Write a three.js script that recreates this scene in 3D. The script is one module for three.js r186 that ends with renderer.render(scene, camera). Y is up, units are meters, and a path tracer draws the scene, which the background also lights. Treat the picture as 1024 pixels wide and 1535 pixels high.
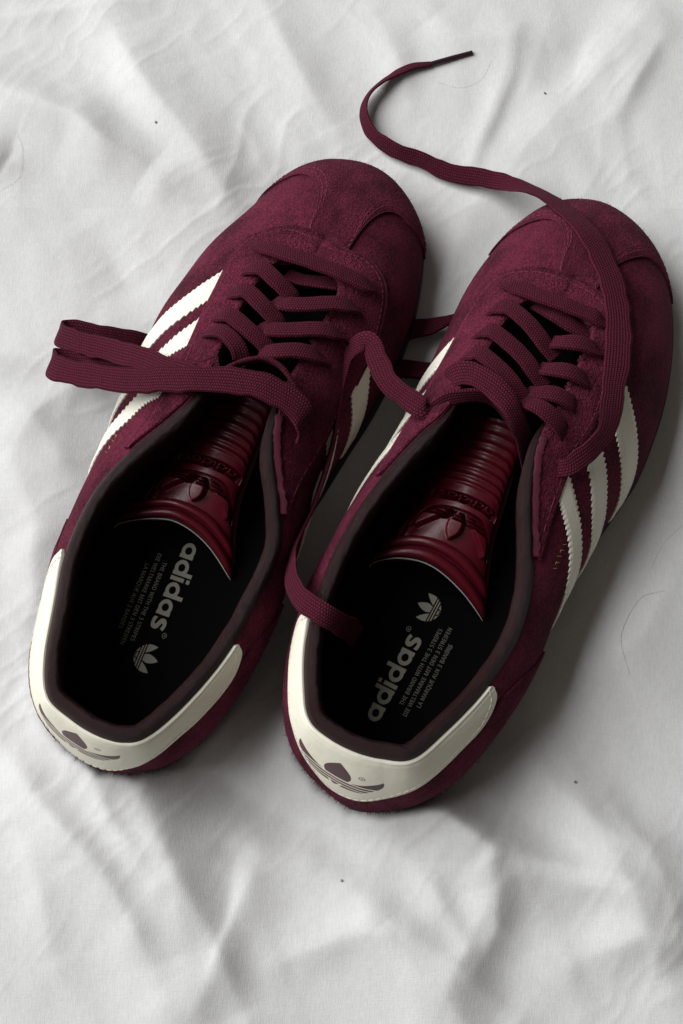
import * as THREE from 'three';
import { mergeGeometries } from 'three/addons/utils/BufferGeometryUtils.js';
import { RectAreaLightUniformsLib } from 'three/addons/lights/RectAreaLightUniformsLib.js';

// ------------------------------------------------------------------ camera, light, exposure
const MM = 0.001, R = THREE.MathUtils.degToRad;
const scene = new THREE.Scene();
const camera = new THREE.PerspectiveCamera(36, 1024 / 1535, 0.05, 20);
camera.position.set(0, 0.68 * Math.sin(R(70)), 0.68 * Math.cos(R(70)));
camera.lookAt(0, 0, 0);
const renderer = new THREE.WebGLRenderer({ antialias: true });
renderer.toneMapping = THREE.LinearToneMapping;
renderer.toneMappingExposure = 1.0;
renderer.shadowMap.enabled = true;
RectAreaLightUniformsLib.init();
scene.background = new THREE.Color(0.094, 0.085, 0.073);       // the dim, warm room above the bed
function areaLight(name, color, intensity, w, h, at, to) {
  const l = new THREE.RectAreaLight(color, intensity, w, h);
  l.name = name; l.position.set(...at); l.lookAt(...to); scene.add(l); return l;
}
areaLight('window_light', new THREE.Color(0.99, 0.997, 1.0), 6.4, 4.4, 3.6, [-2.9, 2.8, -1.0], [0, 0, 0]);
// ------------------------------------------------------------------ small maths
const lerp = (a, b, k) => a + (b - a) * k, clamp = (x, a = 0, b = 1) => Math.min(b, Math.max(a, x));
const smooth = (a, b, x) => { const k = clamp((x - a) / (b - a)); return k * k * (3 - 2 * k); };
function cr(p0, p1, p2, p3, k) {                                  // Catmull-Rom, any number of components
  const out = [];
  for (let i = 0; i < p1.length; i++) {
    const a = p0[i], b = p1[i], c = p2[i], d = p3[i];
    out.push(0.5 * (2 * b + (c - a) * k + (2 * a - 5 * b + 4 * c - d) * k * k + (3 * b - a - 3 * c + d) * k * k * k));
  }
  return out;
}
function along(P, x, closed = false) {                            // P at the real-valued index x
  const n = P.length;
  if (closed) { const i = Math.floor(x), at = (j) => P[((j % n) + n) % n]; return cr(at(i - 1), at(i), at(i + 1), at(i + 2), x - i); }
  x = clamp(x, 0, n - 1); const i = Math.min(Math.floor(x), n - 2), at = (j) => P[clamp(j, 0, n - 1)];
  const e = (j) => (j < 0 ? P[0].map((v, c) => 2 * v - P[1][c]) : j > n - 1 ? P[n - 1].map((v, c) => 2 * v - P[n - 2][c]) : P[j]);
  return cr(e(i - 1), at(i), at(i + 1), e(i + 2), x - i);
}
const path = (P, k) => along(P, k * (P.length - 1));              // P at 0..1
function lin(xs, ys, x) {
  if (x <= xs[0]) return ys[0];
  for (let i = 1; i < xs.length; i++) if (x <= xs[i]) return lerp(ys[i - 1], ys[i], (x - xs[i - 1]) / (xs[i] - xs[i - 1]));
  return ys[ys.length - 1];
}
// ------------------------------------------------------------------ the shape of the two shoes, in millimetres
// per station: sole edge (forward, right) and upper rim (forward, right, height); station 0 is the heel, 18 the toe, 1-17 the left side
const LEFT = {
  at: [-97, 114.8], yaw: 19.91,
  base: [[3.2, 2], [7, -13.4], [15.5, -23.8], [30, -32], [52, -36], [78, -39], [105, -43], [130, -48], [150, -52], [167, -53], [182, -53.5], [197, -53], [214, -50], [235, -45], [256, -36], [273, -28.5], [285, -20.5], [293.5, -9], [297, 7],
    [294, 21], [284, 34.5], [271, 44], [256, 48.5], [235, 52], [214, 52.5], [197, 51], [182, 49], [167, 46], [150, 43], [130, 39.5], [105, 38], [78, 38], [52, 36], [30, 31.5], [15.5, 24], [7, 13.6]],
  top: [[6.5, 4, 60.5], [9, -8, 60], [14, -19, 59.5], [27, -26, 57.5], [47, -32, 53], [73, -38, 51], [99, -37, 51], [119, -29, 54], [135, -19, 58.5], [148, -11, 65.5], [166, -9.6, 63.7], [192, -10.6, 55.7], [207, -9.3, 51.6], [220, -6, 48.7], [226, 4, 47], [229, 8, 46], [233, 8, 45], [236, 8, 44], [238, 8, 43.5],
    [236, 8, 44], [233, 8, 45], [229, 8, 46], [226, 12, 47], [220, 22, 48.7], [203, 24.2, 52.6], [188, 23, 57], [166, 21, 63.7], [150, 22, 65.5], [134, 26.5, 58], [117, 35, 54], [100, 41, 51], [76, 40, 51], [52, 36.5, 52.5], [30, 30, 56], [13, 22, 59.5], [7.5, 14.5, 60.2]],
};
const RIGHT = {
  at: [2.6, 130.7], yaw: 22.24,
  base: [[3.4, 1], [7, -13.4], [15.5, -24.8], [31, -32.5], [52, -36], [78, -37.5], [105, -38], [130, -38], [150, -38], [165, -39], [180, -39.5], [197, -39.5], [215, -39], [235, -38], [254, -34.5], [271, -28.5], [284, -20.5], [292, -10], [295.5, 4],
    [292, 19], [283, 33], [271, 43], [255, 51], [235, 57], [215, 60.5], [197, 61.5], [180, 61], [165, 58], [150, 54.5], [130, 50.5], [105, 44.5], [78, 42], [52, 37.5], [29.5, 31.5], [14.5, 22], [7, 12.6]],
  top: [[14.5, -3, 59.5], [15.5, -14, 59.5], [19, -23, 59], [28, -29, 57], [48, -37, 52.5], [74, -41, 51], [100, -40, 50.5], [122, -35, 54], [141, -27.5, 60], [152, -21, 65], [170, -18, 62.5], [190, -15, 56.3], [206, -13.5, 52], [219, -9.5, 49], [225, 1, 47.5], [229, 5, 46], [233, 5, 45], [236, 5, 44], [238, 5, 43.5],
    [236, 5, 44], [233, 5, 45], [229, 5, 46], [225, 9, 47.5], [217, 20.5, 49.5], [202, 21, 53], [186, 20.4, 57.5], [170, 19, 62.5], [155, 18, 65], [135, 23.5, 57.5], [117, 30.5, 53], [100, 36, 51], [79, 37.5, 50.5], [55, 32.5, 52], [33, 24, 56], [20, 17, 58.5], [16, 7, 59]],
};
const N = 36, SOLE = 14;
// how much straighter than an ellipse a section is, and how far it bulges, per station (same on both sides)
const STRAIGHT = [0.75, 0.75, 0.75, 0.75, 0.7, 0.65, 0.6, 0.55, 0.5, 0.45, 0.42, 0.38, 0.33, 0.25, 0.16, 0.1, 0.06, 0.04, 0.03];
const BULGE = [4, 4.6, 5.8, 7.2, 8, 8, 7, 5.5, 4, 3, 2.5, 2, 1.5, 1, 0.5, 0, 0, 0, 0];
const sym = (A) => A.concat(A.slice(1, 18).reverse()).map((v) => [v]);
const STRAIGHT2 = sym(STRAIGHT), BULGE2 = sym(BULGE);
function outN(shoe, a) {                                          // outward normal of the sole edge in plan: [forward, right]
  const p = along(shoe.base, a - 0.15, true), q = along(shoe.base, a + 0.15, true), du = q[0] - p[0], dv = q[1] - p[1], l = Math.hypot(du, dv);
  return [-dv / l * -1, du / l * -1].map((x, i) => x);
}
function raw(shoe, a, t) {                                        // point of the upper: [right, up, back]
  t = clamp(t);
  const b = along(shoe.base, a, true), T = along(shoe.top, a, true), k = along(STRAIGHT2, a, true)[0], bl = along(BULGE2, a, true)[0];
  const th = t * Math.PI / 2, c = lerp(Math.cos(th), 1 - t, k), s = lerp(Math.sin(th), t, k), n = outN(shoe, a), o = bl * Math.sin(Math.PI * Math.pow(t, 0.8));
  const u = T[0] + (b[0] - T[0]) * c + n[0] * o, v = T[1] + (b[1] - T[1]) * c + n[1] * o, h = SOLE - 1 + (T[2] - SOLE + 1) * s;
  return [v, h, -u];
}
function S(shoe, a, t, off = 0) {                                 // the same, moved out along the surface normal
  const p = raw(shoe, a, t);
  if (!off) return p;
  const n = normalAt(shoe, a, t);
  return [p[0] + n[0] * off, p[1] + n[1] * off, p[2] + n[2] * off];
}
function normalAt(shoe, a, t) {
  const tt = clamp(t, 0.02, 0.97), A = raw(shoe, a - 0.06, tt), B = raw(shoe, a + 0.06, tt), C = raw(shoe, a, tt - 0.02), D = raw(shoe, a, tt + 0.02);
  const x = new THREE.Vector3(B[0] - A[0], B[1] - A[1], B[2] - A[2]), y = new THREE.Vector3(D[0] - C[0], D[1] - C[1], D[2] - C[2]);
  const n = x.cross(y).normalize(), o = outN(shoe, a);
  if (n.x * o[1] + n.y * 0.5 - n.z * o[0] < 0) n.negate();
  return [n.x, n.y, n.z];
}
// ------------------------------------------------------------------ seeded noise and computed textures
function rng(seed) { return () => { seed = (seed + 0x6D2B79F5) | 0; let t = Math.imul(seed ^ (seed >>> 15), 1 | seed); t = (t + Math.imul(t ^ (t >>> 7), 61 | t)) ^ t; return ((t ^ (t >>> 14)) >>> 0) / 4294967296; }; }
function hash(x, y, s) { let h = Math.imul(x, 374761393) ^ Math.imul(y, 668265263) ^ Math.imul(s, 1442695041); h = Math.imul(h ^ (h >>> 13), 1274126177); return ((h ^ (h >>> 16)) >>> 0) / 4294967296; }
function noise(x, y, s = 0, per = 0) {                            // value noise, tiling every `per` cells when given
  const xi = Math.floor(x), yi = Math.floor(y), fx = x - xi, fy = y - yi, w = (i) => (per ? ((i % per) + per) % per : i);
  const u = fx * fx * (3 - 2 * fx), v = fy * fy * (3 - 2 * fy);
  return lerp(lerp(hash(w(xi), w(yi), s), hash(w(xi + 1), w(yi), s), u), lerp(hash(w(xi), w(yi + 1), s), hash(w(xi + 1), w(yi + 1), s), u), v);
}
const fbm = (x, y, s, o = 4) => { let a = 0, k = 0.5; for (let i = 0; i < o; i++) { a += k * (noise(x, y, s + i) - 0.5); x *= 2.03; y *= 2.03; k *= 0.5; } return a; };
function tex(w, h, fn, color = false) {                           // fn(x, y) -> 0..1 or [r, g, b]
  const d = new Uint8Array(w * h * 4);
  for (let y = 0; y < h; y++) for (let x = 0; x < w; x++) { const c = fn(x, y), i = (y * w + x) * 4; for (let k = 0; k < 3; k++) d[i + k] = 255 * clamp(Array.isArray(c) ? c[k] : c); d[i + 3] = 255; }
  const t = new THREE.DataTexture(d, w, h); t.wrapS = t.wrapT = THREE.RepeatWrapping; t.magFilter = THREE.LinearFilter; t.minFilter = THREE.LinearMipmapLinearFilter; t.generateMipmaps = true;
  if (color) t.colorSpace = THREE.SRGBColorSpace;
  t.needsUpdate = true; return t;
}
const per = (t, mm) => { const c = t.clone(); c.repeat.set(1000 / mm, 1000 / mm); c.needsUpdate = true; return c; };   // a texture that repeats every mm, for uv in metres
// suede: short nap in swirled directions, blotches where it has been brushed
const suedeH = tex(768, 768, (x, y) => {
  const s = 768, n = (f, k) => noise(x / s * f, y / s * f, k, f);
  const q = n(150, 5), w = n(90, 6);
  return clamp(0.42 + 0.5 * (n(340, 2) - 0.5) + 0.75 * (Math.abs(q - 0.5) * 2 - 0.5) * 0.8 + 0.55 * (w - 0.5));
});
const suedeC = tex(768, 768, (x, y) => {
  const s = 768, n = (f, k) => noise(x / s * f, y / s * f, k, f);
  const v = 0.78 + 0.4 * (n(330, 11) - 0.5) + 0.28 * (n(150, 12) - 0.5) + 0.10 * (n(24, 13) - 0.5) + 0.24 * (n(8, 14) - 0.5);
  return [v, v * (0.985 + 0.03 * n(40, 16)), v];
}, true);
// woven lace: rows of v-shaped stitches running along it. one tile = 10 mm across by 6.4 mm along
const laceTex = (kind) => tex(256, 192, (x, y) => {
  const rows = 8, c = x / 256 * rows, r = Math.floor(c), f = c - r, side = r % 2 ? f : 1 - f;
  const k = ((y / 192 * 6 + side * 0.35 + (r % 2) * 0.5) % 1 + 1) % 1;
  const thread = Math.pow(Math.sin(Math.PI * k), 0.7) * Math.pow(Math.sin(Math.PI * clamp(f * 0.96 + 0.02)), 0.8);
  const fuzz = noise(x / 3, y / 3, 31) - 0.5 + 0.8 * (noise(x / 7, y / 9, 33) - 0.5);
  if (kind === 'h') return clamp(0.15 + 0.8 * thread + 0.15 * fuzz);
  const v = 0.45 + 0.5 * thread + 0.16 * fuzz + 0.12 * (noise(x / 21, y / 17, 8) - 0.5);
  return [v, v, v];
}, kind === 'c');
const laceH = laceTex('h'), laceC = laceTex('c');
// leather: fine pebbled grain
const grainH = tex(512, 512, (x, y) => {
  const f = 90; let d1 = 9, d2 = 9; const X = x / 512 * f, Y = y / 512 * f, xi = Math.floor(X), yi = Math.floor(Y);
  for (let i = -1; i < 2; i++) for (let j = -1; j < 2; j++) { const cx = xi + i, cy = yi + j, wx = ((cx % f) + f) % f, wy = ((cy % f) + f) % f, d = Math.hypot(cx + hash(wx, wy, 1) - X, cy + hash(wx, wy, 2) - Y); if (d < d1) { d2 = d1; d1 = d; } else if (d < d2) d2 = d; }
  return clamp((d2 - d1) * 1.4);
});
// cotton sheet: plain weave with slubs
const clothH = tex(1024, 1024, (x, y) => {
  const a = 0.5 + 0.5 * Math.sin(x / 1024 * Math.PI * 2 * 200), b = 0.5 + 0.5 * Math.sin(y / 1024 * Math.PI * 2 * 200);
  return clamp(0.05 * a + 0.05 * b + 0.25 + 0.35 * (noise(x / 1024 * 64, y / 1024 * 512, 3, 0) - 0.5) + 0.45 * (noise(x / 1024 * 512, y / 1024 * 90, 4, 0) - 0.5) + 0.2);
});
const clothC = tex(1024, 1024, (x, y) => {
  const n = (fx, fy, k) => noise(x / 1024 * fx, y / 1024 * fy, k) - 0.5;
  const v = 0.93 + 0.035 * n(420, 70, 1) + 0.022 * n(80, 420, 2) + 0.03 * n(18, 6, 3);
  return [v, v, v];
}, true);
const M = (o) => new THREE.MeshPhysicalMaterial({ roughness: 0.8, side: THREE.DoubleSide, ...o });
const rgb = (r, g, b) => new THREE.Color().setRGB(r, g, b);
const mat = {
  suede: M({ color: rgb(0.182, 0.025, 0.056), roughness: 0.95, specularIntensity: 0.25, map: per(suedeC, 90), bumpMap: per(suedeH, 90), bumpScale: 0.0010, sheen: 1, sheenColor: rgb(0.13, 0.035, 0.06), sheenRoughness: 0.55 }),
  vamp: M({ color: rgb(0.156, 0.021, 0.047), roughness: 0.9, specularIntensity: 0.25, map: per(suedeC, 120), bumpMap: per(suedeH, 70), bumpScale: 0.0004, sheen: 1, sheenColor: rgb(0.10, 0.025, 0.045), sheenRoughness: 0.5 }),
  rawEdge: M({ color: rgb(0.34, 0.075, 0.13), roughness: 1, specularIntensity: 0.15, map: per(suedeC, 60), bumpMap: per(suedeH, 60), bumpScale: 0.0006, sheen: 1, sheenColor: rgb(0.2, 0.07, 0.1), sheenRoughness: 0.6 }),
  lace: M({ color: rgb(0.135, 0.015, 0.037), roughness: 0.9, specularIntensity: 0.3, map: laceC, bumpMap: laceH, bumpScale: 0.00042, sheen: 0.8, sheenColor: rgb(0.11, 0.03, 0.05), sheenRoughness: 0.5 }),
  cream: M({ color: rgb(0.79, 0.765, 0.675), roughness: 0.5, specularIntensity: 0.5, bumpMap: per(grainH, 60), bumpScale: 0.00006 }),
  collar: M({ color: rgb(0.018, 0.0045, 0.005), roughness: 0.36, specularIntensity: 0.45, bumpMap: per(grainH, 40), bumpScale: 0.00015 }),
  lining: M({ color: rgb(0.0035, 0.0025, 0.0025), roughness: 0.95, specularIntensity: 0.15 }),
  tongue: M({ color: rgb(0.072, 0.002, 0.008), roughness: 0.36, specularIntensity: 0.6, clearcoat: 0.15, clearcoatRoughness: 0.2, bumpMap: per(grainH, 70), bumpScale: 0.00005 }),
  sole: M({ color: rgb(0.011, 0.004, 0.005), roughness: 0.6, specularIntensity: 0.4 }),
  thread: M({ color: rgb(0.17, 0.032, 0.06), roughness: 0.8, specularIntensity: 0.3 }),
  creamThread: M({ color: rgb(0.66, 0.63, 0.53), roughness: 0.8, specularIntensity: 0.3 }),
  dark: M({ color: rgb(0.03, 0.012, 0.02), roughness: 0.35, specularIntensity: 0.5 }),
  gold: M({ color: rgb(0.75, 0.50, 0.20), roughness: 0.35, metalness: 0.8 }),
  greyEdge: M({ color: rgb(0.30, 0.29, 0.29), roughness: 0.9 }),
  sheet: M({ color: rgb(0.745, 0.745, 0.742), roughness: 0.95, specularIntensity: 0.2, map: per(clothC, 150), bumpMap: per(clothH, 110), bumpScale: 0.00008, sheen: 0.3, sheenColor: rgb(0.5, 0.5, 0.5), sheenRoughness: 0.6 }),
  lint: M({ color: rgb(0.06, 0.06, 0.065), roughness: 0.9 }),
  hair: M({ color: rgb(0.22, 0.19, 0.15), roughness: 0.5 }),
};
// ------------------------------------------------------------------ geometry builders (millimetres in, metres out)
function grid(nu, nv, fn, { uv, nrm, flip = false } = {}) {       // fn(i / nu, j / nv) -> [x, y, z] mm
  const P = [], U = [], Q = [], I = [];
  for (let i = 0; i <= nu; i++) for (let j = 0; j <= nv; j++) {
    const p = fn(i / nu, j / nv, i, j); P.push(p[0] * MM, p[1] * MM, p[2] * MM);
    const w = uv ? uv(i / nu, j / nv, p) : [p[0] * MM, p[2] * MM]; U.push(w[0], w[1]);
    if (nrm) Q.push(...nrm(i / nu, j / nv, p));
  }
  for (let i = 0; i < nu; i++) for (let j = 0; j < nv; j++) { const a = i * (nv + 1) + j, b = a + nv + 1; if (flip) I.push(a, a + 1, b, b, a + 1, b + 1); else I.push(a, b, a + 1, b, b + 1, a + 1); }
  const g = new THREE.BufferGeometry();
  g.setAttribute('position', new THREE.Float32BufferAttribute(P, 3)); g.setAttribute('uv', new THREE.Float32BufferAttribute(U, 2)); g.setIndex(I);
  if (nrm) g.setAttribute('normal', new THREE.Float32BufferAttribute(Q, 3)); else g.computeVertexNormals();
  return g;
}
const merge = (list) => (list.length === 1 ? list[0] : mergeGeometries(list));
function part(name, geo, m, parent) { const o = new THREE.Mesh(Array.isArray(geo) ? merge(geo) : geo, m); o.name = name; o.castShadow = o.receiveShadow = true; parent.add(o); return o; }
const unfold = (shoe, a, p) => { const n = outN(shoe, a); return [(p[0] + n[1] * (60 - p[1])) * MM, (-p[2] + n[0] * (60 - p[1])) * MM]; };   // the upper rolled out flat
// a piece laid on the upper between two curves of [a, t], with thickness and its own edges
function patch(shoe, C, D, nu, nv, off, { tooth = 0, period = 2.2, base = -0.3, uv, wave, lift = 0 } = {}) {
  const c0 = [], d0 = [];
  for (let i = 0; i <= nu; i++) { c0.push(path(C, i / nu)); d0.push(path(D, i / nu)); }
  if (tooth) {                                                    // pinked edges
    let s = 0, last = null;
    for (let i = 0; i <= nu; i++) {
      const p = S(shoe, ...c0[i]), q = S(shoe, ...d0[i]), w = Math.hypot(p[0] - q[0], p[1] - q[1], p[2] - q[2]) || 1;
      if (last) s += Math.hypot(p[0] - last[0], p[1] - last[1], p[2] - last[2]); last = p;
      const z = (Math.abs(((s / period) % 1 + 1) % 1 - 0.5) * 2 - 0.5) * 2 * tooth / w, e = [d0[i][0] - c0[i][0], d0[i][1] - c0[i][1]];
      const k = [e[0] * z, e[1] * z]; c0[i] = [c0[i][0] - k[0], c0[i][1] - k[1]]; d0[i] = [d0[i][0] + k[0], d0[i][1] + k[1]];
    }
  }
  const at = (i, j) => [lerp(c0[i][0], d0[i][0], j), clamp(lerp(c0[i][1], d0[i][1], j), 0, 1)];
  const edge = (j) => 1 - Math.pow(Math.abs(2 * j - 1), 24);      // a slight roll at the long edges
  const o = (i, j) => off * (0.55 + 0.45 * edge(j)) + (wave ? wave(...at(i, j)) : 0);
  const U = uv ? (ii, jj, p) => uv(...at(Math.round(ii * nu), jj), p) : (ii, jj, p) => unfold(shoe, at(Math.round(ii * nu), jj)[0], p);
  const list = [grid(nu, nv, (x, y, i, j) => S(shoe, ...at(i, y), o(i, y)), { uv: U })];
  for (const j of [0, 1]) list.push(grid(nu, 1, (x, y, i) => S(shoe, ...at(i, j), y ? base : o(i, j)), { uv: (ii, jj, p) => U(ii, j, p) }));
  for (const i of [0, nu]) list.push(grid(nv, 1, (x, y) => S(shoe, ...at(i, x), y ? base : o(i, x)), { uv: (ii, jj, p) => U(i / nu, ii, p) }));
  return merge(list);
}
// a row of stitches along a curve of [a, t]
function stitches(shoe, C, off, { len = 1.9, gap = 1.0, r = 0.32 } = {}) {
  const n = 400, pts = []; for (let i = 0; i <= n; i++) { const c = path(C, i / n); pts.push([...S(shoe, c[0], clamp(c[1], 0, 1), off)]); }
  const list = []; let s = 0, start = null;
  const v = (p) => new THREE.Vector3(p[0] * MM, p[1] * MM, p[2] * MM);
  for (let i = 1; i <= n; i++) {
    s += Math.hypot(pts[i][0] - pts[i - 1][0], pts[i][1] - pts[i - 1][1], pts[i][2] - pts[i - 1][2]);
    const k = s % (len + gap);
    if (k < len) start ??= pts[i]; else if (start) { list.push(stick(v(start), v(pts[i]), r * MM)); start = null; }
  }
  return list;
}
function stick(a, b, r) {
  const g = new THREE.CapsuleGeometry(r, Math.max(a.distanceTo(b) - r, r), 2, 5), q = new THREE.Quaternion().setFromUnitVectors(new THREE.Vector3(0, 1, 0), b.clone().sub(a).normalize());
  g.applyQuaternion(q); g.translate((a.x + b.x) / 2, (a.y + b.y) / 2, (a.z + b.z) / 2); return g;
}
// a flat woven lace through points in mm. face: the way its broad side looks, one vector or one per point
function ribbon(pts, { width = 8, thick = 1.5, face = [0, 1, 0], across = null, step = 1.2, rough = 0.1 } = {}) {
  const W = Array.isArray(width) ? width.map((w) => [w]) : null, F = Array.isArray(face[0]) ? face : null, A = across && Array.isArray(across[0]) ? across : null;
  let len = 0; for (let i = 1; i < pts.length; i++) len += Math.hypot(...pts[i].map((c, k) => c - pts[i - 1][k]));
  const n = Math.ceil(len / step), m = 20, C = [];
  for (let i = 0; i <= n; i++) {
    const k = i / n, p = path(pts, k), a = path(pts, Math.max(0, k - 0.3 / n)), b = path(pts, Math.min(1, k + 0.3 / n));
    const t = new THREE.Vector3(b[0] - a[0], b[1] - a[1], b[2] - a[2]).normalize(); let x;
    if (across) { x = new THREE.Vector3(...(A ? path(A, k) : across)); x.addScaledVector(t, -x.dot(t)).normalize(); } else { x = new THREE.Vector3(...(F ? path(F, k) : face)).cross(t).normalize(); }
    C.push({ p, x, y: t.clone().cross(x).normalize(), w: W ? path(W, k)[0] : width });
  }
  const arc = [0]; for (let i = 1; i <= n; i++) arc.push(arc[i - 1] + Math.hypot(...C[i].p.map((c, k) => c - C[i - 1].p[k])));
  const ring = (i, j) => { const c = C[i], f = j * Math.PI * 2, e = (z) => Math.sign(z) * Math.pow(Math.abs(z), 0.55), jj = (k, q) => 1 + rough * 2 * (noise(arc[i] / q + j * 3 * (rough > 0.2 ? 1 : 0), k, 99 + pts.length) - 0.5), X = e(Math.cos(f)) * c.w / 2 * jj(f > 1.6 && f < 4.7 ? 1 : 2, rough > 0.2 ? 0.9 : 5), Y = e(Math.sin(f)) * thick / 2 * jj(5, 4) + 0.22 * (noise(arc[i] / 6, 7, pts.length) - 0.5); return [c.p[0] + c.x.x * X + c.y.x * Y, c.p[1] + c.x.y * X + c.y.y * Y, c.p[2] + c.x.z * X + c.y.z * Y]; };
  const body = grid(n, m, (x, y, i) => ring(i, y), { uv: (ii, jj) => [(Math.sign(Math.cos(jj * Math.PI * 2)) * Math.pow(Math.abs(Math.cos(jj * Math.PI * 2)), 0.55) * 0.5 * clamp(C[Math.round(ii * n)].w / 9.5, 0.7, 1.2) + 0.5), arc[Math.round(ii * n)] / 6.4] });
  const cap = (i) => grid(1, m, (x, y) => (x ? ring(i, y) : C[i].p), { uv: (ii, jj) => [jj, ii] });
  return [body, cap(0), cap(n)];
}
function tube(pts, r, sides = 6, step = 1) {
  let len = 0; for (let i = 1; i < pts.length; i++) len += Math.hypot(...pts[i].map((c, k) => c - pts[i - 1][k]));
  const c = new THREE.CatmullRomCurve3(pts.map((p) => new THREE.Vector3(p[0] * MM, p[1] * MM, p[2] * MM)));
  return new THREE.TubeGeometry(c, Math.max(4, Math.ceil(len / step)), r * MM, sides, false);
}
// ------------------------------------------------------------------ the bed sheet: folds pushed up in the cloth
// crest line (x, z in mm), height, half widths on its two sides
const FOLDS = [
  [[[-190, -222], [-124, -191], [-83, -163]], 9.5, 17, 13], [[[-112, -252], [-94, -215], [-68, -180], [-52, -150]], 6.5, 20, 11],
  [[[-195, -78], [-140, -68], [-95, -60]], 6.5, 22, 12], [[[-46, -275], [-20, -220], [-4, -187]], 3.5, 12, 18],
  [[[-180, -180], [-156, -172]], 5, 16, 10], [[[145, -253], [101, -202], [66, -150]], 4.2, 20, 14], [[[85, -249], [74, -202], [64, -172]], 0.9, 3.5, 6],
  [[[155, -242], [129, -198]], 1.6, 5, 8], [[[42, -259], [61, -243], [103, -243]], 2.4, 14, 14],
  [[[-167, -58], [-133, -40], [-108, -8]], 3.6, 14, 18], [[[-145, -31], [-129, 10], [-132, 50]], 2.6, 13, 10],
  [[[-92, 104], [-67, 148], [-56, 190]], 5.5, 16, 20], [[[-20, 112], [13, 124], [44, 139], [58, 148]], 6.5, 12, 16],
  [[[59, 147], [56, 166], [44, 187], [30, 220]], 2.4, 11, 10], [[[59, 148], [90, 159], [145, 168]], 5, 12, 15],
  [[[-30, 147], [-40, 171], [-54, 205]], 4.2, 9, 13], [[[13, 172], [33, 197], [52, 222]], 4.5, 12, 10],
  [[[-142, 100], [-110, 138], [-80, 176]], 4.2, 9, 12], [[[80, 116], [109, 140], [145, 152]], 3.6, 11, 12], [[[88, 190], [118, 177], [145, 183]], 3.6, 12, 10],
  [[[-101, 111], [-91, 135], [-71, 160]], 2.0, 5, 6],
  [[[-66, 108], [-22, 130], [23, 147]], -8, 17, 18],
  [[[21, 126], [40, 134], [56, 146]], 4.5, 8, 11],
  [[[56, 146], [85, 151], [132, 164]], 3.5, 9, 12],
  [[[51, 147], [60, 160], [59, 177], [48, 195]], 3.2, 10, 9],
  [[[74, 161], [66, 177], [61, 194]], -1.2, 12, 12],
  [[[-39, 149], [-42, 171], [-50, 188]], -3.2, 8, 9],
  [[[13, 136], [34, 159], [47, 183]], 2.6, 7, 8],
  [[[-130, 132], [-117, 159], [-110, 189]], 2, 9, 9],
  [[[105, 122], [120, 143], [133, 174]], 2.5, 9, 11],
  [[[-21, 187], [2, 177], [26, 177]], 2.4, 9, 9],
  [[[80, -243], [71, -202], [60, -165]], 0.8, 4, 5],
  [[[16, -259], [28, -232], [34, -202]], 1.6, 8, 9],
  [[[120, -255], [108, -213], [77, -169]], -3.2, 18, 18],
  [[[-166, -255], [-134, -258], [-95, -263]], 1.2, 5, 6],
  [[[-121, -144], [-98, -112], [-64, -96]], -2.5, 14, 16],
  [[[-139, 40], [-126, 57], [-136, 86]], -2.5, 14, 14],
  [[[-108, -66], [-133, -40], [-143, -21]], 2.2, 12, 12],
  [[[-125, 119], [-91, 156], [-65, 202]], 4, 11, 12],
  [[[-11, 148], [26, 177], [64, 210]], 4, 11, 14],
  [[[78, 108], [104, 143], [129, 197]], 3.5, 14, 14],
  [[[-70, 148], [-48, 177], [-34, 210]], 3, 9, 10],
  [[[-120, 60], [-104, 104], [-78, 122]], 3, 9, 12], [[[110, 70], [126, 60], [150, 20]], 4, 16, 22],
];
function foldAt(x, z) {
  let y = 0;
  for (const [P, h, wl, wr] of FOLDS) {
    let best = 1e9, bs = 0, bk = 0;
    for (let i = 1; i < P.length; i++) {
      const [ax, az] = P[i - 1], dx = P[i][0] - ax, dz = P[i][1] - az, l2 = dx * dx + dz * dz, k = clamp(((x - ax) * dx + (z - az) * dz) / l2), px = x - ax - k * dx, pz = z - az - k * dz, d = Math.hypot(px, pz);
      if (d < best) { best = d; bs = d > 1e-6 ? (dx * pz - dz * px) / (Math.sqrt(l2) * d) : 0; bk = (i - 1 + k) / (P.length - 1); }
    }
    const w = lerp(wl, wr, 0.5 + 0.5 * bs); if (best > w * 4) continue;
    y += 1.4 * h * Math.exp(-Math.pow(best / w, 1.55)) * (0.35 + 0.65 * Math.sin(Math.PI * clamp(bk, 0.06, 0.94)));
  }
  return y;
}
const prints = [LEFT, RIGHT].map((s) => { const y = R(s.yaw), d = [Math.sin(y), -Math.cos(y)], n = [Math.cos(y), Math.sin(y)]; return s.base.map(([u, v]) => [s.at[0] + d[0] * u + n[0] * v, s.at[1] + d[1] * u + n[1] * v]); });
function clearOf(x, z) {                                          // mm outside the soles, negative inside
  let out = 1e9;
  for (const P of prints) {
    let d = 1e9, inside = false;
    for (let i = 0, j = P.length - 1; i < P.length; j = i++) {
      const [ax, az] = P[j], [bx, bz] = P[i], dx = bx - ax, dz = bz - az, k = clamp(((x - ax) * dx + (z - az) * dz) / (dx * dx + dz * dz));
      d = Math.min(d, Math.hypot(x - ax - k * dx, z - az - k * dz));
      if ((az > z) !== (bz > z) && x < (bx - ax) * (z - az) / (bz - az) + ax) inside = !inside;
    }
    out = Math.min(out, inside ? -d : d);
  }
  return out;
}
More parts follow.
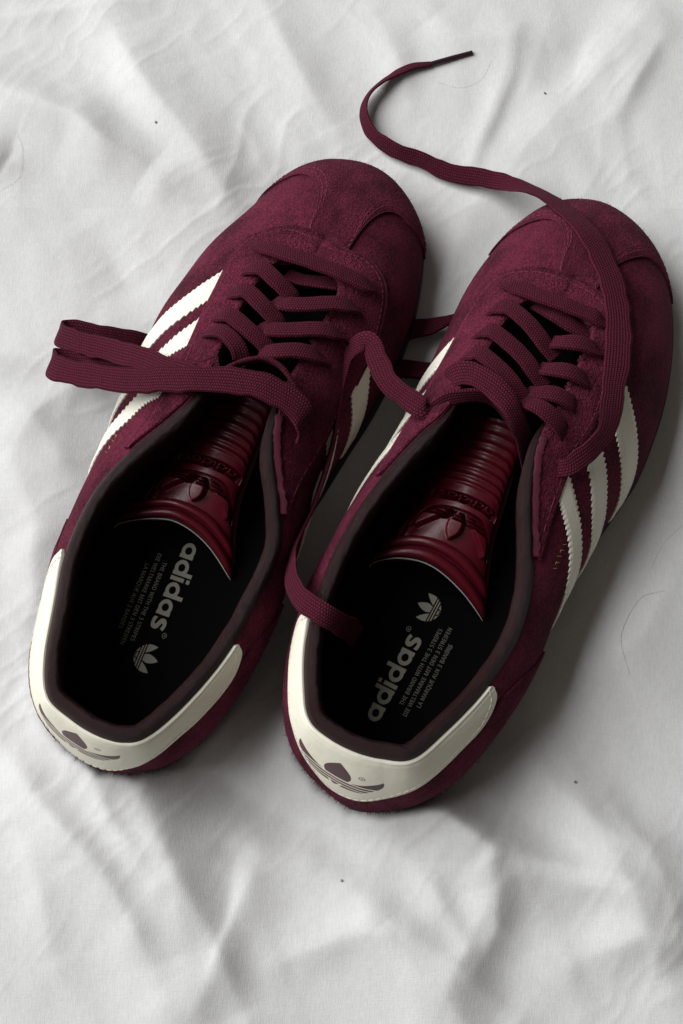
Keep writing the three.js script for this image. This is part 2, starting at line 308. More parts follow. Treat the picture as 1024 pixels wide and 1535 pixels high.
function sheetY(x, z) {
  const wx = x + 9 * fbm(x / 45, z / 45, 70, 2), wz = z + 9 * fbm(x / 45, z / 45, 75, 2);
  let y = foldAt(wx, wz);
  const r = (f, k) => { const q = 0.62 * x - 0.25 * z, s = 0.25 * x + 0.62 * z; return fbm((q + 14 * fbm(x / 60, z / 60, k + 9, 2)) / f, s / (f * 5.5), k, 3); };
  y += 3.4 * r(27, 20) + 0.45 * r(10, 40) + 1.8 * fbm(x / 110, z / 110, 50, 3) + 0.3 * fbm(x / 13, z / 17, 60, 3) + 0.07 * fbm(x / 3.2, z / 3.8, 65, 2);
  const rid = (f, st, an, k) => { const ca = Math.cos(an), sa = Math.sin(an), q = ca * wx + sa * wz, s = -sa * wx + ca * wz, n = noise(q / f + 0.8 * noise(s / (f * 1.3), q / (f * 2), k + 3), s / (f * st), k); return Math.pow(1 - Math.abs(2 * n - 1), 3); };
  const patchy = (k) => smooth(0.42, 0.75, noise(x / 58, z / 58, k));
  y += 0.4 * rid(22, 7, 0.35, 110) * patchy(111) + 0.35 * rid(18, 7, -0.85, 120) * patchy(121) + 0.25 * rid(7, 5, 0.6, 130) * patchy(131);
  const crease = (f, st, an, k) => { const ca = Math.cos(an), sa = Math.sin(an), q = ca * wx + sa * wz, s2 = -sa * wx + ca * wz; return Math.pow(1 - Math.abs(2 * noise(q / f + 0.5 * noise(s2 / (f * 2), q / f, k + 3), s2 / (f * st), k) - 1), 9); };
  y += (0.28 * crease(26, 5, 0.5, 150) + 0.2 * crease(19, 6, -0.6, 160)) * patchy(151);
  const c = clearOf(x, z), heel = Math.exp(-((x + 97) ** 2 + (z - 112) ** 2) / 4200) + Math.exp(-((x - 3) ** 2 + (z - 128) ** 2) / 4200);
  y += 8 * Math.min(1, heel) + 0.9 * rid(9, 6, 0.9, 140) * Math.exp(-c / 22);
  return lerp(-1.2, y + 0.6, smooth(-5, lerp(26, 7, Math.min(1, heel)), c));
}
{
  const X0 = -330, X1 = 330, Z0 = -430, Z1 = 330, nx = 470, nz = 540;
  const fx = (k) => X0 + (X1 - X0) * k, fz = (k) => Z0 + (Z1 - Z0) * k;
  const g = grid(nx, nz, (i, j) => { const x = fx(i), z = fz(j); return [x, sheetY(x, z), z]; }, { flip: true });
  const o = part('bed_sheet', g, mat.sheet, scene); o.userData = { kind: 'structure', label: 'rumpled white cotton bed sheet under the shoes' };
}
const LACE_RIGHT = {
  L1: [[-20.6,44,-226.6],[-16.4,49,-224.4],[2.6,53.5,-221.8],[18.0,52.5,-222.0],[23.5,50,-222.3],[26.3,45,-224.5]],
  L1b: [[20.6,47,-216.0],[12.6,50,-215.8],[4.3,50,-217.7],[-4.6,46,-221.7]],
  L2: [[-21.7,47,-209.4],[-19.1,52.5,-210.5],[-13.6,55,-211.0],[-5.0,57,-206.8],[3.4,56,-201.6],[11.0,53,-197.7]],
  L3: [[-22.5,50,-195.8],[-19.8,56,-196.6],[-15.3,58.5,-196.5],[-5.2,60,-192.0],[4.4,59,-186.5],[11.5,56,-182.2]],
  L4: [[-23.4,53,-182.0],[-20.9,60,-183.0],[-16.6,63,-183.2],[-6.3,65,-178.1],[3.3,64,-172.4],[10.0,61,-169.6]],
  L5: [[-25.4,56,-169.7],[-23.1,64,-169.8],[-17.0,68,-170.9],[-6.5,70,-167.9],[2.9,69,-162.6],[9.1,64,-157.9],[13.5,56,-155.2],[16.3,46,-153.9]],
  L6: [[-26.7,60,-154.5],[-23.2,65,-157.3],[-17.6,66.5,-160.7],[-10.4,65,-164.7],[-2.1,60,-166.4],[7.2,54,-162.3]],
  R2: [[26.8,48,-208.7],[25.3,53.5,-207.2],[19.1,57,-205.8],[12.9,57,-203.9],[7.7,54,-203.4]],
  R3: [[28.1,51,-191.1],[25.5,57,-190.9],[19.5,60.5,-190.3],[12.6,60,-189.0],[6.7,56,-189.2]],
  R4: [[27.6,55,-175.9],[24.2,61.5,-177.1],[17.7,64.5,-176.8],[11.3,64,-175.3],[6.0,60,-175.4]],
  R5: [[27.1,58,-161.7],[23.6,65,-164.0],[16.7,68,-166.6],[10.6,67,-168.3],[5.1,62,-170.9]],
  OVER: [[-27.7,57,-157.4],[-29.4,63,-152.2],[-38.6,61,-154.8],[-47.9,59,-159.3],[-54.9,58,-166.9],[-61.5,57,-173.2],[-66.1,55,-170.7],[-68.1,51,-164.8],[-66.5,44,-152.9],[-60.6,38,-129.1],[-58.3,36,-105.6],[-58.6,40,-89.6],[-56.0,47,-77.2],[-50.2,56,-66.1],[-42.6,63,-59.7],[-33.8,65,-57.2],[-27.5,60,-57.7],[-23.3,50,-59.6],[-22.1,35,-62.0],[-22.8,21,-64.7]],
  LONG: [[26.5,55,-150.1],[29.4,60,-149.5],[33.3,61,-152.5],[38.7,60,-162.8],[41.1,58,-174.0],[38.0,55,-191.3],[34.1,52,-211.0],[27.6,49,-230.5],[17.2,47,-248.2],[2.8,44,-264.3],[-12.1,35,-276.5],[-25.1,25,-285.8],[-45.8,11,-293.0],[-69.1,6,-292.2],[-82.5,6,-293.4],[-93.9,6,-293.4],[-106.9,6,-296.7],[-115.8,6,-304.5],[-118.9,6,-314.8],[-115.5,5.5,-326.6],[-107.3,4,-339.7],[-98.3,3,-346.6]],
  AGLET: [[-98.3,3,-346.6],[-82.2,3,-360.1]],
};
const LACE_LEFT = {
  L1: [[-18.7,44,-228.1],[-13.1,49.5,-225.5],[0.8,53.5,-223.4],[18.9,53.5,-222.9],[32.2,50.5,-223.1],[36.3,45,-224.3]],
  L1b: [[25.1,45,-222.3],[17.1,47,-219.6],[7.1,46,-217.9],[-1.1,43,-219.4]],
  L2: [[-17.9,47,-210.9],[-14.2,53,-212.2],[-8.1,55.5,-212.3],[-0.6,56.5,-208.4],[6.6,54.5,-204.9],[10.7,51,-203.0]],
  L3: [[-19.1,50,-196.7],[-15.2,56,-198.4],[-9.9,58.5,-198.9],[-1.6,60,-194.3],[6.0,58,-190.3],[10.4,55,-188.3]],
  L4: [[-20.3,53,-183.5],[-16.0,60,-184.5],[-10.4,62.5,-184.2],[-0.9,64,-179.4],[7.1,62,-176.4],[11.7,59,-174.5]],
  L5: [[-20.4,56,-174.0],[-16.1,63,-175.1],[-9.7,66.5,-174.3],[-3.4,67,-170.6],[-0.4,64,-166.9],[-1.6,58,-165.1]],
  R2: [[33.8,48,-210.4],[31.8,54,-209.3],[26.3,57.5,-206.7],[16.4,59.5,-201.7],[7.3,59,-198.7],[1.3,55,-200.0]],
  R3: [[32.7,51,-194.6],[30.9,58,-193.8],[24.7,62,-191.1],[14.7,63,-186.9],[5.6,62,-184.1],[0.4,58,-185.7]],
  R4: [[29.6,54,-180.6],[27.7,61.5,-179.9],[21.1,65.5,-177.7],[12.5,66.5,-174.1],[5.8,63,-172.2]],
  R5: [[-8.4,58,-159.5],[-3.8,66,-159.0],[1.6,69,-163.2],[9.6,70.5,-167.2],[17.0,71,-166.3],[23.7,70,-162.1],[29.3,66,-157.4],[33.4,59,-153.5]],
  LOOPA: [[32.9,60,-145.5],[33.8,67,-148.2],[30.8,71,-151.3],[21.7,74,-153.6],[9.1,75,-153.7],[-16.0,70,-148.9],[-40.2,59,-144.9],[-57.8,50,-145.2],[-71.4,43,-146.0],[-79.2,38,-148.0],[-80.9,33,-152.6],[-67.9,33,-155.3],[-48.8,40,-155.7],[-31.9,52,-154.6],[-16.5,62,-155.2],[-6.7,64,-160.2]],
  LOOPB: [[-4.6,64,-154.8],[-12.1,66,-152.3],[-26.2,61,-154.0],[-42.2,52,-158.2],[-63.5,40,-161.9],[-78.3,33,-163.8],[-85.8,28,-166.1],[-86.3,23,-170.9],[-72.2,20,-175.2],[-59.3,14,-180.0],[-48.5,8,-182.8],[-31.2,3,-186.1]],
  DARKA: [[40.4,4,-215.0],[49.4,5,-229.0],[58.7,6,-234.6],[66.7,6,-241.0],[73.3,4,-248.0]],
  DARKB: [[42.8,4,-208.2],[54.3,6,-211.1],[65.7,6,-214.1],[74.5,6,-215.9],[83.1,4,-218.3]],
};
// ------------------------------------------------------------------ print: the leaf emblem and the wordmark
function emblem(c, size, thin = false, spiky = false) {                                        // centred, upright, `size` wide; fills with the current fillStyle, cuts its stripes out
  c.save(); c.scale(size / 100, size / 100);
  if (thin) {                                                     // as printed on the heel tab: small leaf, long swept wings and bars
    c.beginPath(); c.moveTo(-12, 2); c.bezierCurveTo(-20, -12, -13, -26, 0, -42); c.bezierCurveTo(13, -26, 20, -12, 12, 2); c.fill();
    for (const s of [-1, 1]) {
      c.beginPath(); c.moveTo(s * 53, -23); c.bezierCurveTo(s * 55, -12, s * 50, -2, s * 44, 3); c.lineTo(s * 15, 3); c.bezierCurveTo(s * 28, -2, s * 42, -12, s * 53, -23); c.fill();
      c.beginPath(); c.moveTo(s * 31, 21.2); c.lineTo(s * 8, 21.2); c.lineTo(s * 5, 27); c.quadraticCurveTo(s * 20, 27, s * 31, 21.2); c.fill();
    }
    const bar = (x0, x1, y0, y1) => { c.beginPath(); c.moveTo(-x0, y0); c.lineTo(x0, y0); c.lineTo(x1, y1); c.lineTo(-x1, y1); c.fill(); };
    bar(42, 38, 6, 11); bar(36.5, 32, 13.8, 18.6);
    c.beginPath(); c.moveTo(-5, 21.2); c.lineTo(5, 21.2); c.lineTo(1, 28); c.lineTo(-2, 28); c.fill();
    c.restore(); return;
  }
  const leaf = (f) => { c.save(); f(); c.beginPath(); c.moveTo(0, 34); c.bezierCurveTo(-20, 8, -22, -22, 0, -46); c.bezierCurveTo(22, -22, 20, 8, 0, 34); c.fill(); c.restore(); };
  leaf(() => { if (spiky) c.scale(0.62, 1); });
  for (const s of [-1, 1]) {
    c.beginPath(); if (spiky) { c.moveTo(s * 6, 34); c.bezierCurveTo(s * 18, 8, s * 30, -10, s * 48, -34); c.bezierCurveTo(s * 52, -8, s * 46, 18, s * 6, 36); } else { c.moveTo(s * 3, 36); c.bezierCurveTo(s * 10, 10, s * 20, -12, s * 46, -30); c.bezierCurveTo(s * 53, -2, s * 45, 26, s * 3, 36); } c.fill();
  }
  c.globalCompositeOperation = 'destination-out';
  for (const s of spiky ? [] : [-1, 1]) { c.lineWidth = 3; c.beginPath(); c.moveTo(s * 24, -20); c.quadraticCurveTo(s * 14, -6, s * 12, 8); c.stroke(); }
  for (const y of [4.5, 12.5, 21.2]) c.fillRect(-60, y, 120, 3.6);
  for (const s of [-1, 1]) { c.beginPath(); c.moveTo(s * 10, 24); c.lineTo(s * 3.5, 40); c.lineTo(s * 7, 40); c.lineTo(s * 14, 24); c.fill(); }
  c.restore();
}
function wordmark(c, x) {                                         // baseline at 0, letters x high, starts at 0; returns its length
  const r = x / 2, w = x * 0.26; let at = 0;
  const bowl = (stem) => { c.lineWidth = w; c.beginPath(); c.arc(at + r, -r, r - w / 2, 0, Math.PI * 2); c.stroke(); c.fillRect(at + x - w, -(stem ? x * 1.42 : x), w, stem ? x * 1.42 : x); at += x * 1.1; };
  bowl(0); bowl(1); c.fillRect(at, -x, w, x); c.fillRect(at, -x * 1.42, w, w * 0.95); at += w + x * 0.1; bowl(1); bowl(0);
  c.save(); c.font = `bold ${x * 1.86}px sans-serif`; c.textAlign = 'left'; const m = c.measureText('s').width; c.translate(at, 0); c.scale(x * 0.86 / m, 0.98); c.fillText('s', 0, 0); c.strokeStyle = c.fillStyle; c.lineWidth = x * 0.05; c.strokeText('s', 0, 0); c.restore();
  return at + x * 0.86;
}
const LINES = ['THE BRAND WITH THE 3 STRIPES', 'DIE WELTMARKE MIT DEN 3 STREIFEN', 'LA MARQUE AUX 3 BANDES'];
function canvasTex(cv) { const t = new THREE.CanvasTexture(cv); t.colorSpace = THREE.SRGBColorSpace; t.magFilter = THREE.LinearFilter; t.generateMipmaps = true; return t; }
function layer(w, h, draw) { const k = document.createElement('canvas'); k.width = w; k.height = h; draw(k.getContext('2d')); return k; }
function insolePrint(toToe) {                                     // 100 mm wide (right is right), 230 mm long (top is the toe), 8 px per mm
  const cv = document.createElement('canvas'), c = cv.getContext('2d'); cv.width = 800; cv.height = 1840;
  c.fillStyle = '#060506'; c.fillRect(0, 0, 800, 1840);
  const ink = '#6f6d64', print = layer(800, 1840, (p) => {
    p.fillStyle = p.strokeStyle = ink;
    if (toToe) { p.translate((-1.7 + 50) * 8, (230 - 36) * 8); p.rotate(-Math.PI / 2 + 0.098); } else { p.translate((-2.4 + 50) * 8, (230 - 100.5) * 8); p.rotate(Math.PI / 2 + 0.0); }
    p.scale(1.24, 1.03); const n = wordmark(p, 5.7 * 8);
    p.save(); p.translate(n + 7, -6.9 * 8); p.lineWidth = 1.6; p.beginPath(); p.arc(0, 0, 7, 0, 7); p.stroke(); p.font = 'bold 9px sans-serif'; p.textAlign = 'center'; p.fillText('R', 0, 3.4); p.restore();
    p.save(); p.textAlign = 'left';
    [[58, 24], [16, 34], [58, 25]].forEach(([x, l], i) => { p.font = '500 18px sans-serif'; p.save(); p.translate(toToe ? [72, 49, 86][i] : [74, 55, 93][i], 5.2 * 8 + i * 3.2 * 8); const k = [28.9, 33.6, 23.9][i] * 8 / p.measureText(LINES[i]).width; p.scale(k, 1.05); p.fillText(LINES[i], 0, 0); p.restore(); });
    p.restore();
  });
  c.drawImage(print, 0, 0);
  const e = layer(160, 160, (p) => { p.fillStyle = p.strokeStyle = ink; p.translate(80, 80); emblem(p, 100); });
  c.save();
  if (toToe) { c.translate((0.3 + 50) * 8, (230 - 88.5) * 8); c.rotate(-Math.PI / 2 + 0.098); } else { c.translate((0.6 + 50) * 8, (230 - 48.6) * 8); c.rotate(Math.PI / 2); }
  c.drawImage(e, -80, -80); c.restore();
  if (toToe) { c.save(); c.translate((13.4 + 50) * 8, (230 - 75.5) * 8); c.rotate(0.5); c.fillStyle = '#3c3b3a'; c.beginPath(); c.ellipse(0, 0, 7, 17, 0, 0, 7); c.fill(); c.restore(); }   // worn patch over the last line
  return canvasTex(cv);
}
const TAB = { a0: -4.6, a1: 4.8, t0: 0.28 };
function tabPrint(cx, cy, wide, tall, turn) {                     // heel tab, x runs from the right end to the left end seen from behind turned to face the viewer
  const cv = document.createElement('canvas'), c = cv.getContext('2d'); cv.width = 1600; cv.height = 480;
  c.fillStyle = '#fbfaf4'; c.fillRect(0, 0, 1600, 480);
  const rnd = rng(5); for (let i = 0; i < 260; i++) { c.globalAlpha = 0.03 + 0.06 * rnd(); c.fillStyle = rnd() < 0.6 ? '#b9ae93' : '#ffffff'; c.beginPath(); c.ellipse(rnd() * 1600, rnd() * 480, 6 + 60 * rnd() * rnd(), 3 + 22 * rnd() * rnd(), rnd() * 3, 0, 7); c.fill(); }
  for (let i = 0; i < 40; i++) { c.globalAlpha = 0.22 * rnd(); c.strokeStyle = '#8a7f6a'; c.lineWidth = 0.8 + rnd(); const x = rnd() * 1600, y = rnd() * 480; c.beginPath(); c.moveTo(x, y); c.quadraticCurveTo(x + 30 * (rnd() - 0.5), y + 16 * (rnd() - 0.5), x + 70 * (rnd() - 0.5), y + 40 * (rnd() - 0.5)); c.stroke(); } c.globalAlpha = 1;
  const e = layer(320, 320, (p) => { p.fillStyle = p.strokeStyle = '#634d54'; p.translate(160, 160); emblem(p, 280, true); });
  c.save(); c.translate(cx, cy); c.rotate(turn); c.drawImage(e, -wide / 2, -tall / 2, wide, tall);
  c.strokeStyle = c.fillStyle = '#634d54'; c.lineWidth = 4; c.translate(wide * 0.235, -tall * 0.2); c.scale(1, 0.8); c.beginPath(); c.arc(0, 0, 15, 0, 7); c.stroke(); c.font = 'bold 20px sans-serif'; c.textAlign = 'center'; c.fillText('R', 0, 7); c.restore();
  return canvasTex(cv);
}
// tongue relief in mm over its own flat shape, 64 mm wide by 130 mm long, 8 px per mm, its free end at the top
const TONGUE = (() => {
  const w = 512, h = 1040, cv = document.createElement('canvas'), c = cv.getContext('2d'); cv.width = w; cv.height = h;
  c.fillStyle = '#808080'; c.fillRect(0, 0, w, h); c.translate(w / 2, 0);
  c.fillStyle = '#303030'; c.beginPath(); c.moveTo(-116, 150); c.bezierCurveTo(-120, 290, -60, 284, 0, 284); c.bezierCurveTo(60, 284, 120, 290, 116, 150); c.bezierCurveTo(76, 236, -76, 236, -116, 150); c.fill();
  c.beginPath(); c.roundRect(-104, 326, 208, 54, 14); c.fill();
  const e = layer(300, 300, (p) => { p.fillStyle = p.strokeStyle = '#d8d8d8'; p.translate(150, 150); emblem(p, 200, false, true); });
  c.drawImage(e, -150, 206 - 140, 300, 280);
  c.save(); c.translate(-78, 368); c.fillStyle = c.strokeStyle = '#c0c0c0'; c.scale(1.0, 1); wordmark(c, 28); c.restore();
  const px = c.getImageData(0, 0, w, h).data; let f = new Float32Array(w * h); for (let i = 0; i < w * h; i++) f[i] = (px[i * 4] - 128) / 64;
  for (let pass = 0; pass < 2; pass++) { const g = new Float32Array(w * h), r = 2; for (let y = 0; y < h; y++) for (let x = 0; x < w; x++) { let s = 0, n = 0; for (let dy = -r; dy <= r; dy += 1) { const yy = y + dy; if (yy >= 0 && yy < h) { s += f[yy * w + x]; n++; } } g[y * w + x] = s / n; } const k = new Float32Array(w * h); for (let y = 0; y < h; y++) for (let x = 0; x < w; x++) { let s = 0, n = 0; for (let dx = -r; dx <= r; dx += 1) { const xx = x + dx; if (xx >= 0 && xx < w) { s += g[y * w + xx]; n++; } } k[y * w + x] = s / n; } f = k; }
  return (s, v) => { const x = clamp((32 - v) * 8, 0, w - 1), y = clamp(s * 8, 0, h - 1); return f[Math.round(y) * w + Math.round(x)]; };
})();
const hump = (x, a, b) => { const k = (x - a) / (b - a); return k <= 0 || k >= 1 ? 0 : Math.sqrt(1 - (2 * k - 1) ** 2); };
function tongueRelief(s, v, half) {
  let d = 2.3 * TONGUE(s, v - 1.8);
  const wob = 0.5 * fbm(v / 9, 2, 88, 2); d += 3.1 * hump(s + wob, -0.8, 6.2) + 3.0 * hump(s + wob, 6.6, 12.8) + 0.35 * fbm(s / 7, v / 9, 89, 3);
  if (s > 52 && s < 86) d += 0.8 * Math.pow(Math.abs(Math.sin((s - 52) / 4.2 * Math.PI)), 2.5) * smooth(half, half - 3, Math.abs(v) + half * 0.12);
  if (v < 0) d += 0.9 * (hump(-v, half * 0.62, half * 0.74) + hump(-v, half * 0.80, half * 0.93)) * smooth(11, 15, s) * smooth(30, 22, s);
  return d;
}
// ------------------------------------------------------------------ one shoe
const STRIPES = [                                                 // on the right side; the left side mirrors it
  [[[24.1, 0.70], [24.75, 0.56], [25.5, 0.37], [26.25, 0.17], [27.0, 0.0]], [[25.3, 0.72], [25.75, 0.58], [26.4, 0.40], [27.1, 0.18], [27.8, 0.0]]],
  [[[26.2, 0.68], [26.65, 0.54], [27.3, 0.38], [28.1, 0.19], [28.8, 0.02]], [[26.85, 0.72], [27.25, 0.59], [28.0, 0.44], [28.75, 0.25], [29.5, 0.04]]],
  [[[27.3, 0.78], [28.05, 0.60], [28.75, 0.44], [29.4, 0.25], [30.1, 0.05]], [[27.8, 0.83], [28.45, 0.69], [29.15, 0.54], [29.9, 0.35], [30.6, 0.08]]],
];
function buildShoe(shoe, laces, o) {
  const root = new THREE.Group(); root.name = o.name; root.position.set(shoe.at[0] * MM, 0, shoe.at[1] * MM); root.rotation.y = -R(shoe.yaw); scene.add(root);
  root.userData = { label: o.label, category: 'shoe', group: 'pair of burgundy suede sneakers' };
  const flat = (shoe2) => ({ flip: true, uv: (i, j, p) => unfold(shoe2, i * N, p), nrm: (i, j) => normalAt(shoe2, i * N, j) });
  // sole
  const prof = [[-3, -0.6], [-0.6, -0.6], [0.5, 0.8], [0.8, 4], [0.7, 9], [0.5, 13], [0.0, 14.0], [-2, 14.0]];
  part('sole', grid(180, prof.length - 1, (i, j, ii, jj) => { const b = along(shoe.base, i * N, true), n = outN(shoe, i * N), k = prof[jj]; return [b[1] + n[1] * k[0], k[1], -(b[0] + n[0] * k[0])]; }), mat.sole, root);
  // upper and its lining
  part('upper', grid(288, 44, (i, j) => S(shoe, i * N, j, 0.45 * fbm(Math.cos(i * Math.PI * 2) * 4.2 + j, Math.sin(i * Math.PI * 2) * 4.2 + 2 * j, 101 + o.seed, 3) * smooth(0, 0.15, j) * smooth(1, 0.9, j)), { ...flat(shoe), nrm: null }), mat.vamp, root);
  part('lining', grid(180, 26, (i, j) => { const a = i * N, t = 0.03 + 0.95 * j, p = raw(shoe, a, t), n = normalAt(shoe, a, t); return p.map((c, k) => c - n[k] * 2.3); }), mat.lining, root);
  // insole
  const cu = 110;
  const ins = part('insole', grid(120, 10, (i, j) => { const b = along(shoe.base, i * N, true), n = outN(shoe, i * N), e = [b[0] - n[0] * 4, b[1] - n[1] * 4], c = [clamp(e[0], 40, 240), 0]; return [lerp(c[1], e[1], j), 18 + 2.5 * Math.pow(j, 5), -lerp(c[0], e[0], j)]; }, { uv: (i, j, p) => [(p[0] + 50) / 100, -p[2] / 230] }), M({ map: insolePrint(o.toToe), roughness: 0.95, specularIntensity: 0.08 }), root);
  ins.userData.label = 'black insole with a pale printed wordmark and lines of small text';
  // padded collar: a roll that turns down inside
  const CP = [[-0.6, -3.5], [-0.5, -0.5], [0.3, 1.3], [1.8, 2.7], [3.8, 3.3], [5.8, 2.9], [7.4, 1.2], [8.1, -1.2], [8.0, -4.5], [7.0, -9], [5.6, -18], [4.5, -30]];
  const ca = 9.7, ring = (i, j) => {
    const a = lerp(-ca, ca, i), p = raw(shoe, a, 1), q = along(shoe.top, a - 0.25, true), r = along(shoe.top, a + 0.25, true), l = Math.hypot(r[0] - q[0], r[1] - q[1]) || 1, inn = [(r[1] - q[1]) / l, -(r[0] - q[0]) / l];
    const k = along(CP, j * (CP.length - 1)), w = smooth(ca + 0.1, ca - 1.9, Math.abs(a)), fat = lerp(0.25, 1, w) * 0.78 * (1 + 0.10 * fbm(a * 1.7, 3, 81, 2)), crease = (0.5 * fbm(a * 5, j * 8, 83, 3) + 0.22 * fbm(a * 22, j * 12, 85, 2)) * smooth(0.02, 0.2, j);
    const d = (k[0] + crease) * fat, side = 1;
    return [p[0] + side * inn[1] * d * -1, p[1] + (k[1] + crease) * lerp(0.35, 1, w) - 2.6 * (1 - w), p[2] - side * inn[0] * d * -1];
  };
  part('collar', grid(320, 48, ring, { uv: (i, j) => [i * 0.38, j * 0.05] }), mat.collar, root);
  // tongue
  {
    const rows = o.tongue, half = 30, wide = (q) => lerp(lerp(half, 18.5, smooth(5, 20, q)), 15, smooth(30, 70, q)), top = (i, j, lift) => {
      const r = rows.map((row) => path(row, j)), p = path(r, i), s = i * 131;
      return [p[1], p[2] + lift * (1), -p[0]];
    };
    const at = (i, j) => {
      const p = top(i, j, 0), a = top(clamp(i - 0.004), j, 0), b = top(clamp(i + 0.004), j, 0), c = top(i, clamp(j - 0.02), 0), d = top(i, clamp(j + 0.02), 0);
      const n = new THREE.Vector3(b[0] - a[0], b[1] - a[1], b[2] - a[2]).cross(new THREE.Vector3(d[0] - c[0], d[1] - c[1], d[2] - c[2])).normalize(); if (n.y < 0) n.negate();
      const s = i * 131, hw = wide(s), v = (j * 2 - 1) * hw, e =  tongueRelief(s, v, hw) - 3 * Math.pow(Math.abs(2 * j - 1), 16);
      return [p[0] + n.x * e, p[1] + n.y * e, p[2] + n.z * e];
    };
    const nu = 420, nv = 150;
    const cut = 0.66, up = grid(nu, nv, (i, j) => at(cut * Math.pow(i, 1.1), j), { uv: (i, j, p) => [j * 0.06, i * 0.09] });
    const lip = grid(4, nv, (x, j) => { const p = at(0, j); return [p[0], p[1] - 4.2 * x, p[2] - 2.0 * x * x]; }, { uv: (i, j) => [j * 0.06, i * 0.004] });
    part('tongue_base', grid(40, 24, (i, j) => at(lerp(cut - 0.002, 1, i), j)), mat.lining, root);
    const under = grid(30, 30, (i, j) => { const p = top(i, j, -4.2); return p; });
    const tg = part('tongue', [up, lip, under], mat.tongue, root);
    tg.userData.label = 'glossy burgundy leather tongue pushed down inside, embossed and ribbed';
    const edge = []; for (let k = 0; k <= 40; k++) { const p = at(0, k / 40); edge.push([p[0], p[1] - 2.2, p[2] + 0.55]); }
    part('edge_binding', tube(edge, 0.28, 5, 1), mat.greyEdge, tg);
    const sl = []; for (let k = 0; k < 46; k++) { const a = at(0.0490, 0.06 + k * 0.0192), b = at(0.0490, 0.06 + k * 0.0192 + 0.012), v = (p) => new THREE.Vector3(p[0] * MM, (p[1] + 0.25) * MM, p[2] * MM); sl.push(stick(v(a), v(b), 0.00016)); }
    part('stitching', sl, mat.thread, tg).userData.kind = 'stuff';
  }
  // stripes with pinked edges, three on each side
  for (const side of [0, 1]) (o.stripes?.[side] ?? STRIPES).forEach(([C, D]) => {
    const f = (P) => P.map(([a, t]) => [side || o.stripes?.[side] ? a : N - a, t]);
    const A = f(C), B = f(D), st = part('stripe', patch(shoe, A, B, 130, 8, 0.9, { tooth: 0.75, period: 2.5, wave: (a, t) => 0.18 * fbm(a * 4, t * 16, 107, 2) }), mat.cream, root), line = (q) => A.map(([a, t], i) => [lerp(a, B[i][0], q), lerp(t, B[i][1], q)]);
    part('stitching', [...stitches(shoe, line(0.2), 0.85, { len: 1.8, gap: 0.8, r: 0.17 }), ...stitches(shoe, line(0.8), 0.85, { len: 1.8, gap: 0.8, r: 0.17 })], mat.creamThread, st).userData.kind = 'stuff';
  });
  // heel counter, toe cap, lace panel
  part('heel_counter', patch(shoe, [[5.6, 0.02], [0, 0.02], [-5.4, 0.02]], [[5.5, 0.5], [4.2, 0.74], [2, 0.76], [0, 0.66], [-2, 0.76], [-4.2, 0.74], [-5.3, 0.42]], 320, 40, 1.0, { wave: (a, t) => 0.6 * fbm(a * 5, t * 18, 91, 3) + 0.9 * fbm(a * 22, t * 60, 93, 2) * smooth(0.5, 0.05, t) }), mat.suede, root);
  const cap = part('toe_cap', patch(shoe, o.cap[0], o.cap[1], 60, 110, 1.1), mat.suede, root);
  const panel = part('lace_panel', patch(shoe, o.panelIn, o.panelOut, 300, 18, 1.5, { base: -2.2 }), mat.suede, root);
  // raw edge of the lace panel where it shows paler
  for (const rg of o.rawEdges) { const pts = []; for (let i = 0; i <= 30; i++) { const c = path(rg, i / 30); pts.push(S(shoe, c[0], clamp(c[1], 0, 1), 0.7)); } part('panel_edge', ribbon(pts, { width: rg.length > 3 ? 3.1 : 2.6, thick: 2.4, face: [0.3, 1, 0.2], step: 0.6, rough: 0.3 }), mat.rawEdge, panel); }
  const beads = (name, C, r, off, parent) => { const pts = []; for (let i = 0; i <= 60; i++) { const c = path(C, i / 60), p = S(shoe, c[0], clamp(c[1], 0, 1), off), k = 0.25 * (noise(i * 0.9, 3, 55) - 0.5); pts.push([p[0], p[1] + k, p[2] + k]); } part(name, tube(pts, r, 6, 1), mat.rawEdge, parent); };
  beads('cut_edge', o.panelOut.slice(7, 17), 0.55, 0.9, panel); beads('cut_edge', o.cap[0], 0.26, 0.9, cap); beads('cut_edge', o.cap[1], 0.26, 0.9, cap);
  // heel tab with its print
  const tab = part('heel_tab', patch(shoe, o.tabLow, o.tabTop, 220, 34, 1.5, { wave: (a, t) => 0.35 * fbm(a * 1.6, t * 7, 95, 3) + 0.12 * fbm(a * 7, t * 22, 97, 2) - 0.25 * Math.exp(-(((t - 0.955) / 0.012) ** 2)), uv: (a, t) => [(TAB.a1 - a) / (TAB.a1 - TAB.a0), (t - TAB.t0) / (1 - TAB.t0)] }), M({ color: rgb(0.80, 0.775, 0.69), roughness: 0.42, specularIntensity: 0.5, map: tabPrint(...o.emblem) }), root);
  tab.userData.label = 'cream leather heel tab with a printed leaf emblem';
  // stitching
  const st = [];
  st.push(...stitches(shoe, o.cap[0].map(([a, t], i) => [a + 0.22, t - 0.01]), 1.12, { r: 0.22 }), ...stitches(shoe, o.cap[0].map(([a, t]) => [a + 0.45, t - 0.02]), 1.12, { r: 0.22 }), ...stitches(shoe, o.cap[1].map(([a, t]) => [a - 0.22, t - 0.01]), 1.12, { r: 0.22 }), ...stitches(shoe, o.cap[1].map(([a, t]) => [a - 0.45, t - 0.02]), 1.12, { r: 0.22 }));
  st.push(...stitches(shoe, o.panelOut.map(([a, t]) => [a, Math.min(0.985, t + 0.045)]), 1.45, { r: 0.24 }));
  part('stitching', st, mat.thread, root).userData.kind = 'stuff';
